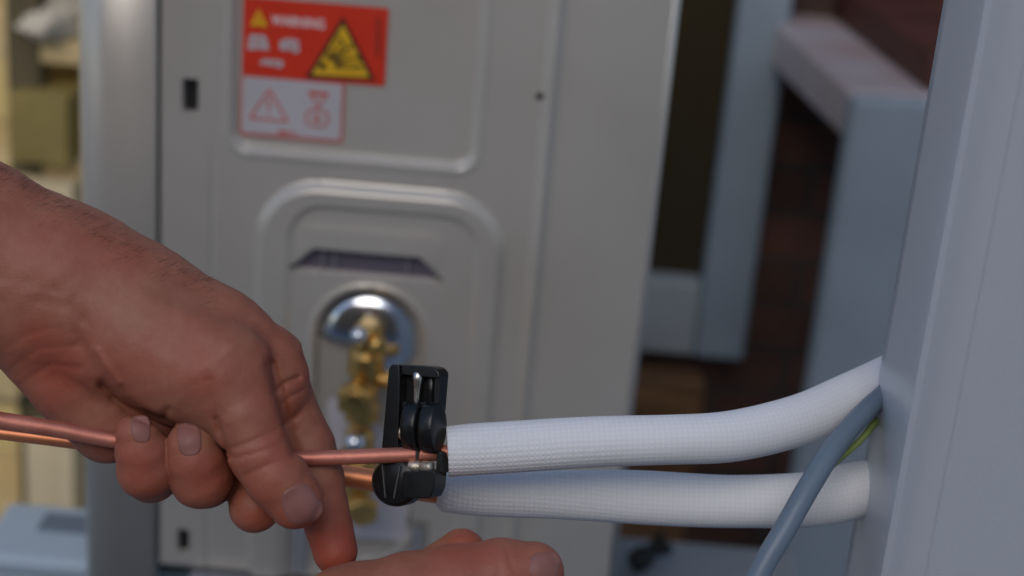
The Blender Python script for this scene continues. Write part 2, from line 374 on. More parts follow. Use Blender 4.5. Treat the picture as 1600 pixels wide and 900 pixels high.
# ---------------------------------------------------------------- outdoor unit
def fac(px, py, off=0):
    p = rayY(px, py, FY-off); return np.array([p[0], p[2]])
XL = fac(248, 400)[0]; XR = fac(1028, 320)[0]; ZB = fac(300, 884)[1]; ZT = ZB+.60
unit = empty('outdoor_unit', ((XL+XR)/2, FY+.3, ZB), 'beige steel air conditioner outdoor unit with red warning label and brass valves', 'outdoor unit')
st = .0012
xs = np.arange(XL+.0012, XR-.004, st); zs = np.arange(ZB, ZT, st)
X, Z = np.meshgrid(xs, zs, indexing='ij')
def sstep(e0, e1, v): t_ = np.clip((v-e0)/(e1-e0), 0, 1); return t_*t_*(3-2*t_)
def rbox(cx, cz, hx, hz, r):
    qx = np.abs(X-cx)-hx+r; qz = np.abs(Z-cz)-hz+r
    return np.hypot(np.maximum(qx, 0), np.maximum(qz, 0)) + np.minimum(np.maximum(qx, qz), 0) - r
def rb(x0, x1, z0, z1, r): return rbox((x0+x1)/2, (z0+z1)/2, (x1-x0)/2, (z1-z0)/2, r)
Hh = np.zeros_like(X)
# recessed upper panel (label sits in it)
PX0, PX1, PZ0 = fac(366, 150)[0], fac(749, 100)[0], fac(550, 246)[1]
d = rb(PX0, PX1, PZ0, ZT+.2, .010); Hh -= .0046*sstep(.0022, -.0022, d)
Hh += .0010*np.exp(-((d-.0035)/.0022)**2)
# raised arch
AX0, AX1, AZ1 = fac(404, 430)[0], fac(783, 420)[0], fac(590, 296)[1]
d = rb(AX0, AX1, ZB-.1, AZ1, .038); Hh += .0060*sstep(.0034, -.0034, d)
# inner sunk field of the arch
d = rb(fac(452, 430)[0], fac(744, 430)[0], ZB-.2, fac(590, 327)[1], .022); Hh -= .0028*sstep(.002, -.002, d)
# hood above the vent slit
d = rb(fac(470, 390)[0], fac(690, 390)[0], fac(570, 404)[1], fac(580, 356)[1], .006); Hh += .0010*sstep(.004, -.004, d)
# vent slit: a trapezoid
v0, v1, v2, v3 = fac(452, 425, .006), fac(490, 396, .006), fac(655, 404, .006), fac(690, 440, .006)
zlo = min(v0[1], v3[1]); zlo = (v0[1]+v3[1])/2; zhi = (v1[1]+v2[1])/2
tt = np.clip((Z-zlo)/(zhi-zlo), 0, 1); lx = v0[0]+(v1[0]-v0[0])*tt; rx = v3[0]+(v2[0]-v3[0])*tt
dv = np.maximum(np.maximum(lx-X, X-rx), np.maximum(zlo-Z, Z-zhi)); Hh -= .012*sstep(.0012, -.0004, dv)
# valve pocket (stadium)
SX0, SX1 = fac(494, 560)[0], fac(659, 560)[0]; SZ1 = fac(577, 451)[1]; SZ0 = fac(577, 872)[1]
d = rb(SX0, SX1, SZ0, SZ1, (SX1-SX0)/2-.0005); Hh -= .0075*sstep(.0012, -.0012, d); Hh += .0015*np.exp(-((d-.003)/.002)**2)
# sunk plate low
d = rb(fac(450, 850)[0], fac(668, 850)[0], ZB-.1, fac(560, 806)[1], .003); Hh -= .004*sstep(.0012, -.0012, d)
# long bead on the right, flat side groove on the left
bx = fac(848, 300)[0]; Hh += .0062*np.exp(-((X-bx)/.0030)**2)
gx = fac(331, 400)[0]; Hh -= .0011*np.exp(-((X-gx)/.0014)**2)*sstep(fac(331, 205)[1], fac(331, 245)[1], Z)
# slots
for px, py, hw, hh in ((297, 150, .0041, .0100), (286, 846, .0032, .0080)):
    c = fac(px, py); d = rb(c[0]-hw, c[0]+hw, c[1]-hh, c[1]+hh, .0015); Hh -= .010*sstep(.0008, -.0008, d)
# soft oil-canning of thin sheet steel
Hh += .00035*np.sin(X*31+1)*np.cos(Z*19) + .00012*np.sin(X*83+Z*61)
nx_, nz_ = X.shape
V = np.stack([X, FY-Hh, Z], -1).reshape(-1, 3)
I = np.arange(nx_*nz_).reshape(nx_, nz_)
Fq = np.stack([I[:-1, :-1], I[1:, :-1], I[1:, 1:], I[:-1, 1:]], -1).reshape(-1, 4)
me = D.meshes.new('side_panel'); me.from_pydata(V.tolist(), [], Fq.tolist()); me.materials.append(M['paint'])
me.polygons.foreach_set('use_smooth', [True]*len(me.polygons)); o = D.objects.new('side_panel', me); link(o, unit)
# corner panel: extruded profile with rounded corner
xc0 = fac(107, 200)[0]+.0015; rC = .026
prof = [(XL-.0012, FY+.008), (XL-.0012, FY-.0012), (XL-.003, FY-.0022)]
cx_, cy_ = xc0+rC, FY-.0022+rC
for k in range(15):
    a = math.pi/2*k/14; prof.append((cx_-rC*math.sin(a), cy_-rC*math.cos(a)))
prof += [(xc0, FY+.62), (xc0+.003, FY+.62), (xc0+.004, FY+.03), (xc0+.03, FY+.008)]
MB().prism([(x, y, ZB-.06) for x, y in prof], [(x, y, ZT) for x, y in prof]).build('corner_panel', M['paint'], unit, smooth=True)
unit.children[-1].modifiers.new('es', 'EDGE_SPLIT').split_angle = rad(30)
# right rounded edge and side face
prof = [(XR-.0052, FY), (XR-.004, FY-.0001)] + [(XR-.004+.004*math.sin(a), FY+.004-.004*math.cos(a)) for a in np.linspace(0.1, math.pi/2, 7)] + [(XR, FY+.62), (XR-.003, FY+.62), (XR-.003, FY+.006)]
MB().prism([(x, y, ZB) for x, y in prof], [(x, y, ZT) for x, y in prof]).build('far_side_panel', M['paint'], unit, smooth=True)
unit.children[-1].modifiers.new('es', 'EDGE_SPLIT').split_angle = rad(40)
MB().box((xc0-.004, FY-.010, ZT+.001), (XR+.004, FY+.63, ZT+.022)).build('lid', M['paint_side'], unit, bevel=.006)
MB().box((XL+.001, FY+.018, ZB+.001), (XR-.006, FY+.60, ZT-.001)).build('inner_casing', M['black_hole'], unit)
MB().box((XL-.0005, FY+.004, ZB), (XL+.0018, FY+.017, ZT-.002)).build('seam', M['black_hole'], unit)
# dark plates painted in for the shade inside slots, hole and vent
def plate(name, poly, y, m, parent, th=.0004):
    return MB().prism([(x, y, z) for x, z in poly], [(x, y+th, z) for x, z in poly]).build(name, m, parent)
for px, py, hw, hh in ((297, 150, .0036, .0096), (286, 846, .0027, .0075)):
    c = fac(px, py); y = FY-.00 + (.0045 if py < 400 else .004)
    plate('slot_shade_plate', [(c[0]-hw, c[1]-hh), (c[0]+hw, c[1]-hh), (c[0]+hw, c[1]+hh), (c[0]-hw, c[1]+hh)], y, M['black_hole'], unit)
c = fac(843, 150); MB().lathe([(.0002, -.0002), (.0018, -.0002), (.0022, .0008)], (c[0], FY-.0015, c[1]), (0, 1, 0), 16).build('dot_hole_shade', M['black_hole'], unit)
vy = FY+.0028
plate('vent_shade_plate', [(v0[0], zlo), (v3[0], zlo), (v2[0], zhi), (v1[0], zhi)], vy, M['vent_shade'], unit)
for f_ in (.16, .24, .72):
    x = v0[0]+(v3[0]-v0[0])*f_+.004; MB().box((x, vy-.003, zlo+.0015), (x+.0012, vy-.0004, zhi-.002)).build('vent_fin', M['grey_paint'], unit)
# low grey plate and base tray
lp0, lp1 = fac(452, 850)[0], fac(666, 850)[0]; lz = fac(560, 812)[1]
MB().box((lp0+.002, FY-.0030, ZB+.004), (SX0-.001, FY-.0018, lz)).build('valve_plate', M['grey_paint'], unit)
MB().box((SX1+.001, FY-.0030, ZB+.004), (lp1-.002, FY-.0018, lz)).build('valve_plate', M['grey_paint'], unit)
MB().box((SX0+.003, FY+.0045, ZB+.03), (SX1-.003, FY+.0052, SZ1-.035)).build('pocket_plate', M['pocket'], unit)
MB().box((XL+.022, FY-.020, ZB-.016), (XR-.01, FY+.60, ZB-.003)).build('base_tray', M['grey_paint'], unit, bevel=.003)

# chrome cup and brass valves
def fp(px, py, off): p = rayY(px, py, FY-off); return np.array([p[0], p[1], p[2]])
cc = fp(577, 531, .0); Rr = (SX1-SX0)/2-.0028
V = []; Fc = []; n, m_ = 32, 12
for i in range(m_+1):
    for k in range(n+1):
        a = rad(-62)+rad(242)*k/n; b = math.pi/2*i/m_
        r = Rr*math.cos(b*.86) if i < m_ else Rr*.28
        V.append((cc[0]+r*math.cos(a), FY+.0035-.010*math.sin(b*.9)*(1), cc[2]+r*math.sin(a)*1.0))
for i in range(m_):
    for k in range(n): Fc.append((i*(n+1)+k, i*(n+1)+k+1, (i+1)*(n+1)+k+1, (i+1)*(n+1)+k))
o = mesh('valve_collar', V, Fc, M['chrome'], unit, smooth=True); sd_ = o.modifiers.new('s', 'SOLIDIFY'); sd_.thickness = .001; sd_.offset = 0
def hexnut(mb, c, ax, r, h, ch=.0012):
    return mb.lathe([(r*.55, -ch*.3), (r-ch, 0), (r, ch), (r, h-ch), (r-ch, h), (r*.55, h+ch*.3)], c, ax, 6)
for base, name, up in (((575, 560), 'liquid_valve', 1), ((562, 770), 'gas_valve', -1)):
    px, py = base
    if up > 0:
        mb = MB()
        p_top = fp(578, 505, .02); p_bot = fp(566, 640, .022)
        mb.lathe([(.006, 0), (.0085, .002), (.0095, .006), (.0095, .018), (.0118, .020), (.0118, .034), (.009, .036), (.009, .052), (.011, .054), (.0110, .066), (.006, .067)], p_top, p_bot-p_top, 24)
        mb.lathe([(.0055, 0), (.0055, .018), (.0068, .019), (.0068, .027), (.005, .0285)], fp(575, 590, .022), (1, -.25, .05), 16)
        mb.lathe([(.007, .0), (.007, .016)], fp(560, 618, .018), (-.15, -1, -.1), 20)
        v_ = mb.build('liquid_valve', M['brass'], unit, bevel=.0005)
        cap = hexnut(MB(), fp(560, 618, .034), (-.15, -1, -.05), .0125, .011); cap.lathe([(.0085, .0105), (.008, .0125), (.003, .0135)], fp(560, 618, .034), (-.15, -1, -.05), 20)
        cap.build('hex_cap', M['brass'], v_, bevel=.0006)
        MB().lathe([(.0052, -.004), (.0055, .003), (.0045, .006), (.0025, .0078), (.0004, .0083)], fp(562, 524, .034), (-.1, -1, .35), 20).build('stem_cap', M['chrome'], v_, smooth=True)
        MB().lathe([(.0045, -.012), (.0062, -.004), (.0062, .002), (.004, .005)], fp(590, 540, .03), (.6, -1, .1), 16).build('service_port', M['brass'], v_, bevel=.0005)
    else:
        mb = MB(); p_top = fp(562, 668, .02); p_bot = fp(556, 830, .022)
        mb.lathe([(.007, 0), (.0095, .003), (.0095, .016), (.013, .018), (.013, .030), (.0095, .032), (.0095, .046), (.0085, .048), (.0085, .062), (.005, .064)], p_top, p_bot-p_top, 24)
        v_ = mb.build('gas_valve', M['brass'], unit, bevel=.0005)
        hexnut(MB(), fp(563, 735, .03), (.2, -1, 0), .011, .010).build('hex_cap', M['brass'], v_, bevel=.0006)
        hexnut(MB(), fp(566, 790, .03), (.1, -1, -.3), .0115, .009).build('hex_cap', M['brass'], v_, bevel=.0006)
        MB().lathe([(.0065, -.006), (.0068, .003), (.0055, .007), (.003, .0092), (.0004, .0098)], fp(556, 690, .034), (-.1, -1, .3), 20).build('stem_cap', M['chrome'], v_, smooth=True)

# warning label
LY = FY+.0046-.0009
x0, x1 = fac(377, 80)[0], fac(603, 80)[0]; zt_, zm = fac(378, -4)[1], fac(600, 137)[1]
def rr_poly(x0, x1, z0, z1, r, n=5):
    out = []
    for cx, cz, a0 in ((x1-r, z1-r, 0), (x0+r, z1-r, 90), (x0+r, z0+r, 180), (x1-r, z0+r, 270)):
        for k in range(n+1): a = rad(a0+90*k/n); out.append((cx+r*math.cos(a), cz+r*math.sin(a)))
    return out
lab = plate('warning_label', rr_poly(x0, x1, zm, zt_, .0012), LY, M['red'], unit)
lab2_x1, lab2_z0 = fac(536, 180)[0], fac(372, 213)[1]
lab2 = plate('instruction_label', rr_poly(x0-.0008, lab2_x1, lab2_z0, zm-.0002, .002), LY, M['pink'], unit)
plate('label_field', rr_poly(x0+.0006, lab2_x1-.0016, lab2_z0+.002, zm-.0012, .001), LY-.0003, M['paper'], lab2)
def pt(px, py): return fac(px, py, -.0030)
def poly(name, pts, m, parent, lay=1): return plate(name, [tuple(pt(*p)) for p in pts], LY-.0003*lay, m, parent, .0002)
def strokes(name, segs, m, parent, lay=1, wd=1.6):
    mb = MB()
    for j, s_ in enumerate(segs):
        (ax, ay), (bx_, by) = pt(*s_[0]), pt(*s_[1]); w0 = (s_[2] if len(s_) > 2 else wd)*.0004/2; w1 = (s_[3]*.0004/2 if len(s_) > 3 else w0)
        dx, dy = bx_-ax, by-ay; L = math.hypot(dx, dy); nx1, ny1 = -dy/L, dx/L
        y = LY-.0003*lay-.00001*j
        q = [(ax+nx1*w0, ay+ny1*w0), (bx_+nx1*w1, by+ny1*w1), (bx_-nx1*w1, by-ny1*w1), (ax-nx1*w0, ay-ny1*w0)]
        mb.prism([(x, y, z) for x, z in q], [(x, y+.00015, z) for x, z in q])
    return mb.build(name, m, parent)
def text(name, s_, px, py, hpx, m, parent, lay=1, rot=0, sx=1.0):
    cu = D.curves.new(name, 'FONT'); cu.body = s_; cu.align_x = 'CENTER'; cu.align_y = 'CENTER'; cu.size = hpx*.0004*1.38; cu.extrude = .0001; cu.offset = .0001
    o = D.objects.new(name+'_c', cu); COL.objects.link(o); bpy.context.view_layer.update()
    me = D.meshes.new_from_object(o.evaluated_get(bpy.context.evaluated_depsgraph_get())); D.objects.remove(o); D.curves.remove(cu)
    c = pt(px, py); ca, sa = math.cos(rot), math.sin(rot)
    for v in me.vertices:
        x, y, z = v.co; x *= sx; v.co = (c[0]+x*ca-y*sa, LY-.0003*lay-z, c[1]+x*sa+y*ca)
    me.materials.clear(); me.materials.append(m); me.name = name
    return link(D.objects.new(name, me), parent)
# big triangle
poly('hazard_triangle', [(536, 26), (586, 126), (477, 122)], M['ink'], lab, 1)
poly('triangle_field', [(536, 38), (577, 121), (487, 117)], M['yellow'], lab, 2)
ex, ey = 508, 104
rays_ = []
for a, l0, l1, w0, w1 in ((66, 14, 58, 4, .6), (52, 12, 40, 3, .8), (40, 16, 56, 5, 1), (28, 14, 44, 2, 1.4), (17, 18, 60, 4, .8), (7, 14, 46, 2.4, 1), (-4, 16, 58, 3.4, 1), (80, 12, 30, 3, 1)):
    ca, sa = math.cos(rad(a)), math.sin(rad(a)); rays_.append(((ex+l0*ca, ey-l0*sa), (ex+l1*ca, ey-l1*sa), w0, w1))
rays_ += [((530, 60), (537, 68), 3, 4), ((537, 68), (533, 76), 4, 1), ((548, 70), (545, 78), 4, 2), ((556, 88), (563, 94), 3, 4), ((527, 84), (540, 80), 2, 3), ((552, 104), (566, 103), 3, 2)]
strokes('blast_rays', rays_, M['ink'], lab, 3)
c = pt(504, 103); MB().lathe([(.0022, -.0001), (.0022, .0002)], (c[0], LY-.0010, c[1]), (0, 1, 0), 18).build('blast_dot', M['ink'], lab)
poly('small_triangle', [(404, 14), (418, 42), (391, 40)], M['yellow'], lab, 1)
strokes('small_mark', [((404.5, 24), (404.5, 33), 2.6), ((404.5, 36), (404.5, 38.5), 2.6)], M['red'], lab, 2)
text('warning_text', 'WARNING', 466, 35.5, 15, M['print_white'], lab, 1, sx=.80)
# three white pictograms
poly('book_pictogram', [(389, 57), (396, 53), (403, 56), (410, 54), (417, 60), (420, 79), (404, 77), (387, 78)], M['paper'], lab, 1)
strokes('book_lines', [((403.5, 58), (404, 76), 1.4), ((393, 62), (400, 63), 1.2), ((407, 64), (414, 65), 1.2), ((393, 69), (400, 69), 1.2)], M['red'], lab, 2)
poly('manual_pictogram', [(437, 64), (452, 60), (466, 63), (468, 80), (461, 84), (456, 79), (437, 78)], M['paper'], lab, 1)
strokes('manual_lines', [((450, 63), (450, 78), 1.4), ((457, 67), (463, 71), 1.8), ((463, 71), (458, 76), 1.8)], M['red'], lab, 2)
poly('spanner_pictogram', [(405, 98), (412, 92), (421, 93), (441, 95), (443, 100), (439, 107), (430, 104), (407, 101)], M['paper'], lab, 1)
strokes('spanner_lines', [((416, 94), (414, 101), 1.6), ((426, 94), (424, 102), 1.2), ((434, 96), (431, 103), 1.2)], M['red'], lab, 2)
# illegible dark vertical print
strokes('vertical_print', [((591-.25*k*.1, 29+k*4.2), (591-.25*k*.1, 32+k*4.2), 6-(k % 3)*1.2) for k in range(14)], M['darkred'], lab, 1)
# pink outline pictograms on the white label
def outline(pts, wdt): return [(pts[i], pts[(i+1) % len(pts)], wdt) for i in range(len(pts))]
strokes('triangle_outline', outline([(421, 140), (449, 190), (390, 184)], 3.6), M['pink'], lab2, 2)
strokes('exclamation', [((420, 154), (419.4, 171), 5, 3), ((419.2, 174), (419, 178), 4)], M['pink'], lab2, 2)
strokes('glass_outline', outline([(482, 143), (513, 146), (500, 163), (494, 162)], 3) + [((484, 147), (512, 149), 4), ((497, 162), (496, 172), 4)], M['pink'], lab2, 2)
strokes('box_outline', outline([(483, 172), (508, 174), (513, 180), (511, 193), (505, 198), (484, 196), (478, 190), (479, 178)], 3) + [((490, 185), (500, 186), 8)], M['pink'], lab2, 2)
strokes('label_print', [((434, 206), (450, 207.5), 6), ((452, 208), (462, 208.5), 4)], M['pink'], lab2, 2)
adopt(unit)

# steel stand carrying the unit
zs0 = ZB-.0165
t = empty('steel_stand', ((XL+XR)/2, FY+.2, 0), 'pale steel stand carrying the outdoor unit', 'stand')
for x in (XL+.05, XR-.06):
    MB().box((x, FY+.01, zs0-.04), (x+.035, FY+.60, zs0)).build('rail', M['frame_grey'], t, bevel=.003)
    for y in (FY+.03, FY+.55): MB().box((x+.002, y, 0), (x+.033, y+.03, zs0-.041)).build('leg', M['frame_grey'], t, bevel=.003)
adopt(t)
# black rubber buffer near the foot of the unit
c = P(985, 884, 1.42)
o = MB().lathe([(.006, 0), (.010, .004), (.010, .016), (.007, .02), (.007, .028), (.010, .031), (.010, .038)], c, (.75, .3, .5), 18).build('rubber_buffer', M['rubber'], None, bevel=.001)
tag(o, 'small black rubber buffer lying right of the foot of the unit', 'buffer')
zsh = c[2]-.013
ya, yb = rayZ(1100, 990, zsh)[1], rayZ(1100, 848, zsh)[1]; xa = rayZ(930, 900, zsh)[0]; xb = rayZ(1240, 870, zsh)[0]
t = empty('low_bench', (xa, ya, 0), 'pale grey low bench top under the white pipes right of the unit', 'bench')
MB().box((xa, ya, zsh-.03), (xb, yb, zsh)).build('bench_top', M['frame_grey'], t, bevel=.004)
for x in (xa+.01, xb-.04):
    for y in (ya+.02, yb-.05): MB().box((x, y, 0), (x+.03, y+.03, zsh-.0305)).build('leg', M['frame_grey'], t)
adopt(t)

# ---------------------------------------------------------------- white cabinet at the right
zbase, ztop = 0.0, 2.1
def plan(px, d): p = P(px, 450, d); return (p[0], p[1])
pl = [plan(1397, .600), plan(1404, .585), plan(1440, .550), plan(1450, .5418), plan(1458, .5375), plan(1468, .5362), plan(1480, .5368), plan(1492, .5382), plan(1510, .5382), plan(1530, .5363), plan(1532, .5367), plan(1534, .5360), plan(1560, .5335), plan(2100, .50)]
bk = [(pl[-1][0]+.02, pl[-1][1]+.35), (pl[0][0]+.12, pl[0][1]+.25)]
pp = pl + bk
t = empty('white_cabinet', (pl[6][0]+.08, pl[5][1]+.15, 0), 'bluish white painted metal cabinet filling the right edge, pipes run behind it', 'cabinet')
MB().prism([(x, y, zbase) for x, y in pp], [(x, y, ztop) for x, y in pp]).build('cabinet_body', M['white_paint'], t, bevel=.004, seg=4)
adopt(t)

# ---------------------------------------------------------------- pipes, cable
def HT(rows): return [(*H(x, y, wd), r*S*(1+wd*S/D0)) for x, y, r, wd in rows]
o = tube('insulated_pipe', HT([(699, 705, 39.5, 34), (760, 701, 40.5, 38), (900, 692, 40, 48), (1050, 687, 39, 62), (1150, 680, 40, 90), (1240, 659, 40, 140), (1310, 630, 39, 210), (1380, 594, 35, 300), (1460, 548, 32, 400)]), M['sleeve'], n=96, sub=14, wob=.010)
tag(o, 'upper white knitted insulation pipe running from the tube cutter to the cabinet', 'insulated pipe', 'white insulated pipes')
o = tube('insulated_pipe', HT([(683, 767, 20, 190), (690, 768, 28, 191), (702, 769, 32, 192), (745, 771, 35, 195), (850, 772, 37, 200), (1000, 777, 42, 205), (1150, 784, 41, 210), (1250, 782, 43, 215), (1330, 767, 44, 245), (1385, 756, 40, 290), (1480, 735, 36, 380)]), M['sleeve'], n=96, sub=14, wob=.016)
tag(o, 'lower white insulation pipe passing behind the grey cable', 'insulated pipe', 'white insulated pipes')
o = tube('copper_tube', HT([(-420, 590, 14.5, -150), (-60, 647, 14, -80), (0, 657, 13.8, -68), (90, 671, 13, -50), (180, 688, 12.5, -32), (300, 705, 12, -14), (400, 714, 11.5, -2), (470, 716, 11.5, 4), (600, 712, 12, 16), (700, 707, 12, 30), (740, 703, 12, 36)]), M['copper'], n=32)
tag(o, 'thin copper tube clamped in the cutter and gripped by the curled fingers', 'copper tube')
o = tube('copper_tube', HT([(-420, 625, 10, 150), (0, 676, 11, 160), (95, 688, 11, 165), (300, 714, 13, 175), (560, 747, 17.5, 185), (640, 762, 17.5, 188), (690, 772, 16, 190)]), M['copper_bright'], n=32)
tag(o, 'brighter orange copper tube running behind the hand into the lower pipe', 'copper tube')
o = tube('grey_cable', HT([(1440, 565, 14, 330), (1392, 606, 15, 230), (1345, 650, 16.5, 130), (1300, 704, 17.5, 70), (1262, 764, 18, 35), (1228, 824, 18, 15), (1196, 878, 18, 5), (1160, 950, 18, 0), (1120, 1060, 18, -5)]), M['cable'], n=40)
tag(o, 'thick blue grey cable curving down in front of the white pipes', 'cable')
o = tube('earth_wire', HT([(1450, 600, 5, 340), (1386, 644, 5.5, 240), (1364, 664, 6, 170), (1342, 690, 5.5, 120), (1272, 756, 5, 75), (1228, 832, 5, 60), (1180, 925, 5, 50), (1150, 1050, 6, 30)]), M['wire'], n=16)
tag(o, 'thin green and yellow wire tucked behind the grey cable', 'wire')
c = P(1357, 804, .66)
o = MB().lathe([(.001, 0), (.0028, .0008), (.0028, .004), (.0018, .006)], c, (.3, -.6, .5), 12).build('black_clip', M['rubber'], None, bevel=.0003)
tag(o, 'tiny black clip below the lower pipe at the cabinet edge', 'clip')

# ---------------------------------------------------------------- tube cutter
tc_ = H(648, 680, 26)
cut = empty('tube_cutter', tc_, 'small black tube cutter clamped round the copper tube', 'tube cutter')
TA = rad(24); TR = rad(2.5)
def loc(v):
    x, y, z = v[0]/math.cos(TA)*.97, v[1], v[2]
    X_, Z_ = x*math.cos(TA) + z*math.sin(TA), -x*math.sin(TA)*(-1) + z*math.cos(TA)
    # turn so that the left flank shows
    X_ = x*math.cos(TA) + z*math.sin(TA); Z_ = -(-x*math.sin(TA)) + z*math.cos(TA)
    Z_ = x*math.sin(TA)*-1 + z*math.cos(TA)
    x2 = X_*math.cos(TR) - y*math.sin(TR); y2 = X_*math.sin(TR) + y*math.cos(TR)
    return tc_ + S*(x2*Rv - y2*Uv + Z_*Fv)
def locL(v): return loc(v)
def ext(pts, w0, w1): return MB().prism([(x, y, w0) for x, y in pts], [(x, y, w1) for x, y in pts])
def join(*a):
    r = MB()
    for m_ in a: r.add(m_.V, m_.F)
    return r
fr = join(
    ext([(-42, -104), (-37, -110), (-25, -110), (-23, -100), (-20, 32), (-46, 34), (-48, 20)], -14, 26),
    ext([(-24, -110), (24, -110), (33, -108), (39, -102), (41, -92), (-24, -94)], -8, 26),
    ext([(30, -95), (40, -95), (38, -40), (30, -34)], -4, 26),
    ext([(-24, -96), (32, -96), (32, 10), (-22, 12)], 9, 25.5),
    ext([(-22, -52), (32, -55), (32, -34), (-22, -34)], -6, 17))
fr.xf(loc).build('cutter_frame', M['black'], cut, bevel=.0005, seg=3)
def cyl(c, ax, prof, n=28):
    return MB().lathe(prof, c, ax, n, ref=(0, .2, 1) if abs(ax[2]) < .9 else (1, 0, 0))
R_ = 40
for cx in (-6, 23):
    prof = [(R_*.3, -.5), (R_-5, 0), (R_-1.5, 1.2), (R_, 4), (R_, 20), (R_-1.5, 23), (R_-5, 24.5), (R_*.3, 25)]
    mb = cyl((cx-6, -14, 0), (1, 0, 0), prof, 48).xf(lambda v: (v[0], v[1], (v[2]) * .72 - 2))
    mb.xf(loc).build('clamp_jaw', M['black'], cut, smooth=True)
    cut.children[-1].modifiers.new('es', 'EDGE_SPLIT').split_angle = rad(50)
cyl((-14.5, -4, -16), (1, 0, 0), [(1, -1), (10, -.6), (12, 1), (12, 4)], 20).xf(loc).build('jaw_pin', M['blade'], cut, smooth=True)
cyl((2, -100, -2), (-.02, 1, 0), [(2.5, -1), (6, 0), (8.5, 4), (9, 10), (7.5, 18), (6, 30), (5.2, 46), (5, 52)], 20).xf(loc).build('screw_rod', M['steel'], cut, smooth=True)
cyl((22, -98, 4), (0, 1, 0), [(2, 0), (6, 3), (6, 44), (4, 46)], 18).xf(loc).build('guide_rod', M['black'], cut, smooth=True)
lj = join(ext([(-6, 56), (44, 50), (47, 56), (46, 78), (40, 94), (-2, 98), (-8, 90)], -22, 20),
          ext([(-46, 30), (-18, 28), (-8, 60), (-6, 98), (-28, 104), (-50, 92), (-52, 60)], -6, 26),
          ext([(38, 20), (48, 24), (50, 56), (38, 56)], -2, 20))
lj.xf(loc).build('lower_jaw', M['black'], cut, bevel=.0005, seg=3)
kn = cyl((-23, 75, -20), (0, 0, 1), [(8, -2), (32, 0), (38, 4), (39, 10), (39, 34), (36, 38)], 40)
kn.xf(loc).build('feed_knob', M['black'], cut, smooth=True); cut.children[-1].modifiers.new('es', 'EDGE_SPLIT').split_angle = rad(40)
rb_ = MB()
for k, (x, tl) in enumerate(((-42, 6), (-12, -10))):
    rb_.add(*(lambda m_: (m_.V, m_.F))(ext([(x, 48), (x+2.2, 48), (x+tl+4.2, 104-abs(x+28)*.3), (x+tl+2, 104-abs(x+28)*.3)], -24, -18)))
rb_.xf(loc).build('knob_rib', M['black_edge'], cut)
cyl((-2, 48, -10), (1, -.04, 0), [(3, 0), (9, 1), (9.5, 3), (9.5, 16), (7.5, 18), (7.5, 20), (9.5, 22), (9.5, 36), (9, 38), (3, 39)], 24).xf(loc).build('roller', M['blade'], cut, smooth=True)
cyl((8, 26, -4), (1, 0, 0), [(2, 0), (15, 3.5), (2, 7)], 28).xf(loc).build('cutting_wheel', M['steel'], cut)
adopt(cut)

# ---------------------------------------------------------------- hands (signed distance field -> surface nets)
def smin(a, b, k):
    h = np.clip(.5+.5*(b-a)/k, 0, 1); return b*(1-h)+a*h - k*h*(1-h)
def cone(Pt, a, b, ra, rb, sq=1.0):
    X_, Y_, W_ = Pt
    ax, ay, aw = a; bx, by, bw = b
    aw, bw = aw*sq, bw*sq; Wq = W_*sq
    dx, dy, dw = bx-ax, by-ay, bw-aw; L2 = dx*dx+dy*dy+dw*dw
    t = np.clip(((X_-ax)*dx+(Y_-ay)*dy+(Wq-aw)*dw)/L2, 0, 1)
    d = np.sqrt((X_-ax-t*dx)**2+(Y_-ay-t*dy)**2+(Wq-aw-t*dw)**2) - (ra+(rb-ra)*t)
    return d/(1+(sq-1)*.35)
def chain(Pt, pts, k=10, sq=1.0):
    out = None
    for (x0, y0, w0, r0), (x1, y1, w1, r1) in zip(pts[:-1], pts[1:]):
        k0, k1 = 1+w0*S/D0, 1+w1*S/D0
        c = cone(Pt, ((x0-800)*k0, (y0-450)*k0, w0), ((x1-800)*k1, (y1-450)*k1, w1), r0*k0, r1*k1, sq)
        out = c if out is None else smin(out, c, k)
    return out
def pdist(px, py, pts):
    out = None
    for (x0, y0), (x1, y1) in zip(pts[:-1], pts[1:]):
        dx, dy = x1-x0, y1-y0; t = np.clip(((px-x0)*dx+(py-y0)*dy)/(dx*dx+dy*dy), 0, 1)
        d = np.hypot(px-x0-t*dx, py-y0-t*dy); out = d if out is None else np.minimum(out, d)
    return out
def groove(Pt, d, pts, amp, wd, wmax=20):
    X_, Y_, W_ = Pt; k = 1+W_*S/D0
    g_ = pdist(X_/k+800, Y_/k+450, pts)
    return d + amp*np.exp(-(g_/wd)**2)*np.clip((wmax-W_)/20, 0, 1)

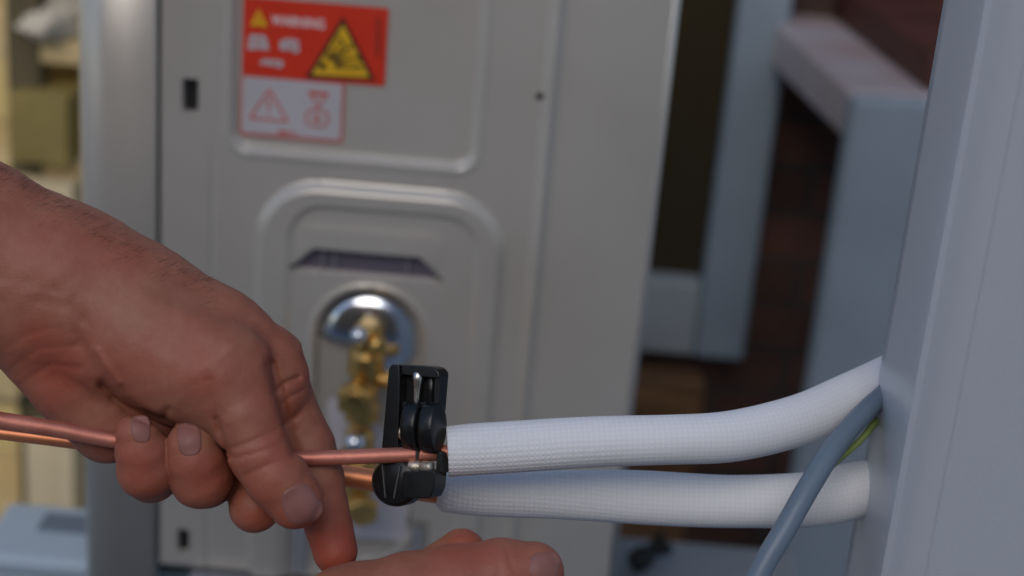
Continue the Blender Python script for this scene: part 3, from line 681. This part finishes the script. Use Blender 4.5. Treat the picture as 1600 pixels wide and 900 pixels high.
def sdf1(Pt):
    arm = chain(Pt, [(-1150, -120, -60, 235), (-700, 90, -40, 195), (-300, 275, -10, 160), (-60, 385, 10, 141), (80, 448, 20, 134), (170, 492, 26, 130)], 20, 1.18)
    body = chain(Pt, [(120, 470, 24, 128), (230, 520, 26, 122), (320, 560, 26, 113), (384, 598, 30, 100)], 20, 1.35)
    th_em = chain(Pt, [(215, 530, -22, 92), (290, 570, -38, 86), (345, 585, -46, 84)], 20, 1.25)
    hyp = chain(Pt, [(55, 500, 24, 92), (120, 590, 30, 76), (168, 662, 36, 62)], 12, 1.15)
    palm = smin(smin(arm, body, 30), th_em, 22)
    palm = smin(palm, hyp, 10)
    thumb = chain(Pt, [(340, 590, -40, 80), (380, 645, -54, 57), (408, 708, -62, 50), (432, 745, -62, 49), (461, 783, -58, 44)], 10)
    palm = smin(palm, thumb, 16)
    index = chain(Pt, [(405, 580, 45, 78), (432, 620, 55, 55), (476, 700, 60, 46), (492, 745, 60, 43), (524, 862, 48, 35)], 12)
    palm = smin(palm, index, 7)
    mid = chain(Pt, [(380, 600, 70, 60), (402, 700, 85, 48), (402, 780, 55, 43), (398, 792, 30, 41)], 8)
    ring = chain(Pt, [(320, 590, 80, 55), (330, 680, 85, 50), (320, 745, 40, 48), (314, 745, -14, 48), (307, 718, -30, 45), (301, 694, -36, 40)], 8)
    pinky = chain(Pt, [(245, 600, 80, 50), (245, 680, 85, 46), (236, 740, 30, 44), (229, 734, -24, 45), (222, 706, -38, 41), (217, 680, -44, 36)], 8)
    rp = np.minimum(ring, pinky)
    d = smin(smin(palm, mid, 3), rp, 3)
    G = lambda pts, a, w_, wm=20: None
    for pts, amp, wd in (
        ([(122, 540), (150, 588), (176, 618)], 2.5, 11), ([(160, 602), (184, 626), (212, 646), (250, 660)], 9, 8),
        ([(118, 520), (135, 545), (148, 575)], 3, 8),
        ([(152, 548), (165, 570), (186, 598)], -4, 6),
        ([(430, 612), (446, 598), (466, 590)], 5, 4), ([(440, 632), (452, 620), (474, 610)], 2.5, 4),
        ([(444, 664), (462, 652), (484, 632)], 6, 4.5), ([(458, 676), (478, 660)], 2.5, 3.5),
        ([(424, 570), (436, 610), (446, 650), (462, 705)], 9, 9),
        ([(362, 700), (395, 690), (432, 672)], 2.6, 5), ([(366, 716), (400, 708), (440, 694)], 2, 4),
        ([(384, 742), (415, 728), (455, 716)], 1.6, 4),
        ([(330, 596), (340, 640), (345, 668)], 3, 9),
        ([(10, 545), (50, 520), (90, 512)], 1.3, 6), ([(20, 575), (60, 545), (115, 540)], 1.3, 6),
        ([(35, 598), (80, 570), (125, 575)], 1.8, 6),
        ([(60, 470), (110, 480), (130, 500)], 1.8, 9), ([(-20, 430), (40, 440), (90, 455)], 1.5, 12),
        ([(220, 460), (300, 500), (360, 540)], -3, 16), ([(200, 500), (260, 540)], 2, 14),
        ([(262, 640), (257, 652), (262, 664)], 4, 6), ([(338, 655), (346, 680), (358, 712)], 5, 5)):
        d = groove(Pt, d, pts, amp, wd)
    X_, Y_, W_ = Pt
    d = d + .7*np.sin(X_*.045+W_*.05)*np.sin(Y_*.052+.5) + .45*np.sin(X_*.11+Y_*.09)*np.sin(W_*.1+Y_*.07)
    return d
def sdf2(Pt):
    th = chain(Pt, [(250, 1380, -60, 170), (420, 1110, -50, 140), (560, 985, -45, 105), (640, 945, -42, 80), (715, 922, -40, 70), (780, 900, -40, 56), (834, 893, -40, 47)], 14)
    fn = chain(Pt, [(520, 1060, 60, 100), (640, 930, 60, 50), (722, 864, 55, 38)], 10)
    fn2 = chain(Pt, [(480, 1100, 80, 110), (640, 1010, 60, 70), (760, 985, 40, 46), (800, 990, 10, 42)], 10)
    d = smin(th, fn, 6); d = smin(d, fn2, 5)
    for pts, amp, wd in (([(772, 862), (780, 890), (778, 915)], 2, 5), ([(792, 856), (800, 885)], 1.6, 4)):
        d = groove(Pt, d, pts, amp, wd)
    X_, Y_, W_ = Pt
    return d + .7*np.sin(X_*.045+W_*.05)*np.sin(Y_*.052+.5)
def axis(fine0, fine1, st_, lo, hi):
    mid = list(np.arange(fine0, fine1+st_, st_)); a = []; s_ = st_; v = fine0
    while v > lo: s_ *= 1.10; v -= s_; a.append(v)
    b = []; s_ = st_; v = mid[-1]
    while v < hi: s_ *= 1.10; v += s_; b.append(v)
    return np.array(a[::-1]+mid+b)
def nets(fn, xs_, ys_, ws_):
    G = np.meshgrid(xs_, ys_, ws_, indexing='ij', sparse=True)
    Fd = fn([g_.astype(np.float32) for g_ in G]).astype(np.float32)
    ins = Fd < 0; nx, ny, nw = Fd.shape
    acc = np.zeros((nx-1, ny-1, nw-1, 3), np.float32); cnt = np.zeros((nx-1, ny-1, nw-1), np.float32)
    co = [xs_, ys_, ws_]
    for ax in range(3):
        sl0 = [slice(None)]*3; sl1 = [slice(None)]*3; sl0[ax] = slice(None, -1); sl1[ax] = slice(1, None)
        f0, f1 = Fd[tuple(sl0)], Fd[tuple(sl1)]; idx = np.argwhere((f0 < 0) != (f1 < 0))
        v0 = f0[tuple(idx.T)]; v1 = f1[tuple(idx.T)]; t = v0/(v0-v1)
        p = np.stack([co[j][idx[:, j]] for j in range(3)], 1).astype(np.float64)
        p[:, ax] += t*(co[ax][idx[:, ax]+1]-co[ax][idx[:, ax]])
        o1, o2 = [j for j in range(3) if j != ax]
        for a in (0, 1):
            for b in (0, 1):
                c = idx.copy(); c[:, o1] -= a; c[:, o2] -= b
                ok = (c >= 0).all(1) & (c[:, 0] < nx-1) & (c[:, 1] < ny-1) & (c[:, 2] < nw-1)
                cc_ = c[ok]; np.add.at(acc, tuple(cc_.T), p[ok]); np.add.at(cnt, tuple(cc_.T), 1)
    act = cnt > 0; ids = -np.ones(act.shape, np.int64); ids[act] = np.arange(act.sum()); V = acc[act]/cnt[act][:, None]
    Q = []
    for ax in range(3):
        sl0 = [slice(None)]*3; sl1 = [slice(None)]*3; sl0[ax] = slice(None, -1); sl1[ax] = slice(1, None)
        a_in, b_in = ins[tuple(sl0)], ins[tuple(sl1)]; idx = np.argwhere(a_in != b_in); fl = a_in[tuple(idx.T)]
        o1, o2 = (ax+1) % 3, (ax+2) % 3; ok = (idx[:, o1] > 0) & (idx[:, o2] > 0) & (idx[:, o1] < ids.shape[o1]) & (idx[:, o2] < ids.shape[o2]); idx = idx[ok]; fl = fl[ok]
        def gi(a, b): c = idx.copy(); c[:, o1] -= a; c[:, o2] -= b; return ids[tuple(c.T)]
        q = np.stack([gi(0, 0), gi(1, 0), gi(1, 1), gi(0, 1)], 1); q[~fl] = q[~fl][:, ::-1]; Q.append(q)
    return V.astype(np.float64), np.concatenate(Q)
def to_world(V):
    return CAM + S*V[:, :1]*Rv - S*V[:, 1:2]*Uv + (D0+V[:, 2:3]*S)*Fv
def hand(name, fn, axes, blobs, parent):
    V, Q = nets(fn, *axes)
    for _ in range(2):                 # settle the vertices on the surface
        e = .6; f0 = fn([V[:, 0], V[:, 1], V[:, 2]])
        gr = np.stack([(fn([V[:, 0]+(e if j == 0 else 0), V[:, 1]+(e if j == 1 else 0), V[:, 2]+(e if j == 2 else 0)])-f0)/e for j in range(3)], 1)
        V = V - np.clip(f0, -2, 2)[:, None]*gr/np.maximum((gr**2).sum(1), .2)[:, None]*.8
    Wd = to_world(V)
    me = D.meshes.new(name); me.from_pydata(Wd.tolist(), [], Q.tolist()); me.update()
    me.polygons.foreach_set('use_smooth', [True]*len(me.polygons)); me.materials.append(M['skin'])
    k = 1+V[:, 2]*S/D0; px, py = V[:, 0]/k+800, V[:, 1]/k+450
    pg = np.full(len(V), .12)
    for bx, by, br, ba in blobs: pg += ba*np.exp(-((px-bx)**2+(py-by)**2)/br**2)
    at = me.attributes.new('pigment', 'FLOAT', 'POINT'); at.data.foreach_set('value', np.clip(pg, 0, 1).astype(np.float32))
    o = D.objects.new(name, me); link(o, parent)
    sm = o.modifiers.new('smooth', 'SMOOTH'); sm.factor = .5; sm.iterations = 2
    return o
def nail(fn, c, along, hw, hl, parent, lift=2.2, n=22):
    """c = cuticle-to-edge middle in photo px, along = unit vector towards the free edge"""
    ax, ay = along; L = math.hypot(ax, ay); ax /= L; ay /= L
    g_ = np.linspace(-1, 1, n); Un, Vn = np.meshgrid(g_, g_, indexing='ij')
    r = np.sqrt(np.maximum(Un**2, Vn**2))      # square -> superellipse
    k = np.where(r > 0, r/np.maximum((np.abs(Un)**3+np.abs(Vn)**3)**(1/3), 1e-6), 1); Us, Vs = Un*k, Vn*k
    px = c[0] + Vs*hl*ax - Us*hw*ay*(1+.06*Vs); py = c[1] + Vs*hl*ay + Us*hw*ax*(1+.06*Vs)
    wv = np.full(px.shape, -220.0)
    for _ in range(60):
        kk = 1+wv*S/D0; wv = np.minimum(wv + fn([(px-800)*kk, (py-450)*kk, wv])*.8, 60)
    wv = np.minimum(wv, wv[n//2, n//2]+hw*.75)
    rr = np.maximum(np.abs(Us), np.abs(Vs)); rr = (np.abs(Us)**3+np.abs(Vs)**3)**(1/3)
    edge = np.clip((1-rr)/.16, 0, 1); off = -lift*(.25+.75*np.sqrt(edge))*(.75+.35*(Vs+1)/2) + (1-np.clip((1-rr)/.05, 0, 1))*2.5
    wv = wv+off; kk = 1+wv*S/D0
    V = to_world(np.stack([(px-800)*kk, (py-450)*kk, wv], -1).reshape(-1, 3)); I = np.arange(n*n).reshape(n, n)
    Fq = np.stack([I[:-1, :-1], I[1:, :-1], I[1:, 1:], I[:-1, 1:]], -1).reshape(-1, 4)
    return mesh('fingernail', V, Fq, M['nail'], parent, smooth=True)
hand_root = empty('person', H(-300, 300, 0), 'person with bare forearm reaching in from the left, both hands working on the copper tube', 'person')
h1 = hand('arm', sdf1, (axis(-150-800, 590-800, 3.0, -1450-800, 640-800), axis(240-450, 915-450, 3.0, -420-450, 960-450), axis(-125, 190, 3.0, -330, 260)),
          [(232, 735, 40, .35), (325, 745, 45, .4), (400, 800, 40, .4), (527, 850, 75, .75), (450, 640, 50, .35), (60, 540, 55, .35), (100, 590, 40, .4), (450, 560, 50, .2), (330, 590, 60, .12), (430, 720, 40, .15)], hand_root)
nail(sdf1, (220, 671), (-.10, -1), 16, 22, h1)
nail(sdf1, (296, 687), (-.08, -1), 20, 27, h1)
nail(sdf1, (470, 788), (.42, .9), 30, 32, h1)
h2 = hand('arm', sdf2, (axis(560-800, 900-800, 3.2, 60-800, 960-800), axis(810-450, 960-450, 3.2, 800-450, 1560-450), axis(-120, 130, 3.2, -260, 220)),
          [(850, 880, 45, .25), (722, 850, 40, .45), (780, 870, 40, .3)], hand_root)
nail(sdf2, (850, 886), (1, .12), 24, 25, h2)
# short arm hair along the upper edge of forearm and wrist
mb = MB()
hp = []
for _ in range(330):
    px, py = random.uniform(-120, 330), 0; t0 = (px+120)/450
    py = np.interp(px, [-120, 0, 100, 230, 330], [205, 262, 312, 388, 440]) + abs(random.gauss(0, 1))*20 + 1.5
    hp.append((px, py))
hp = np.array(hp); wv = np.full(len(hp), -230.0)
for _ in range(60):
    kk = 1+wv*S/D0; wv += sdf1([(hp[:, 0]-800)*kk, (hp[:, 1]-450)*kk, wv])*.7
for (px, py), wd in zip(hp, wv):
    if wd > 150: continue
    L = random.uniform(10, 24); a = rad(random.gauss(12, 16)); dx, dy = L*math.cos(a), L*math.sin(a)
    up_ = random.uniform(3, 9)
    p0 = H(px, py, wd+1); p1 = H(px+dx*.5+up_*.35, py+dy*.5-up_, wd-3); p2 = H(px+dx+up_*.3, py+dy-up_*.9, wd-4)
    r0 = .000045
    for A_, B_, ra, rb2 in ((p0, p1, r0, r0*.8), (p1, p2, r0*.8, r0*.15)):
        off = [np.array([0, 0, 1.]), np.array([.87, 0, -.5]), np.array([-.87, 0, -.5])]
        mb.prism([A_+o_*ra for o_ in off], [B_+o_*rb2 for o_ in off])
mb.build('arm_hair', M['hair'], h1)
adopt(hand_root)
for o in list(D.objects):
    if o.parent is not None and o.parent.type == 'MESH': pass
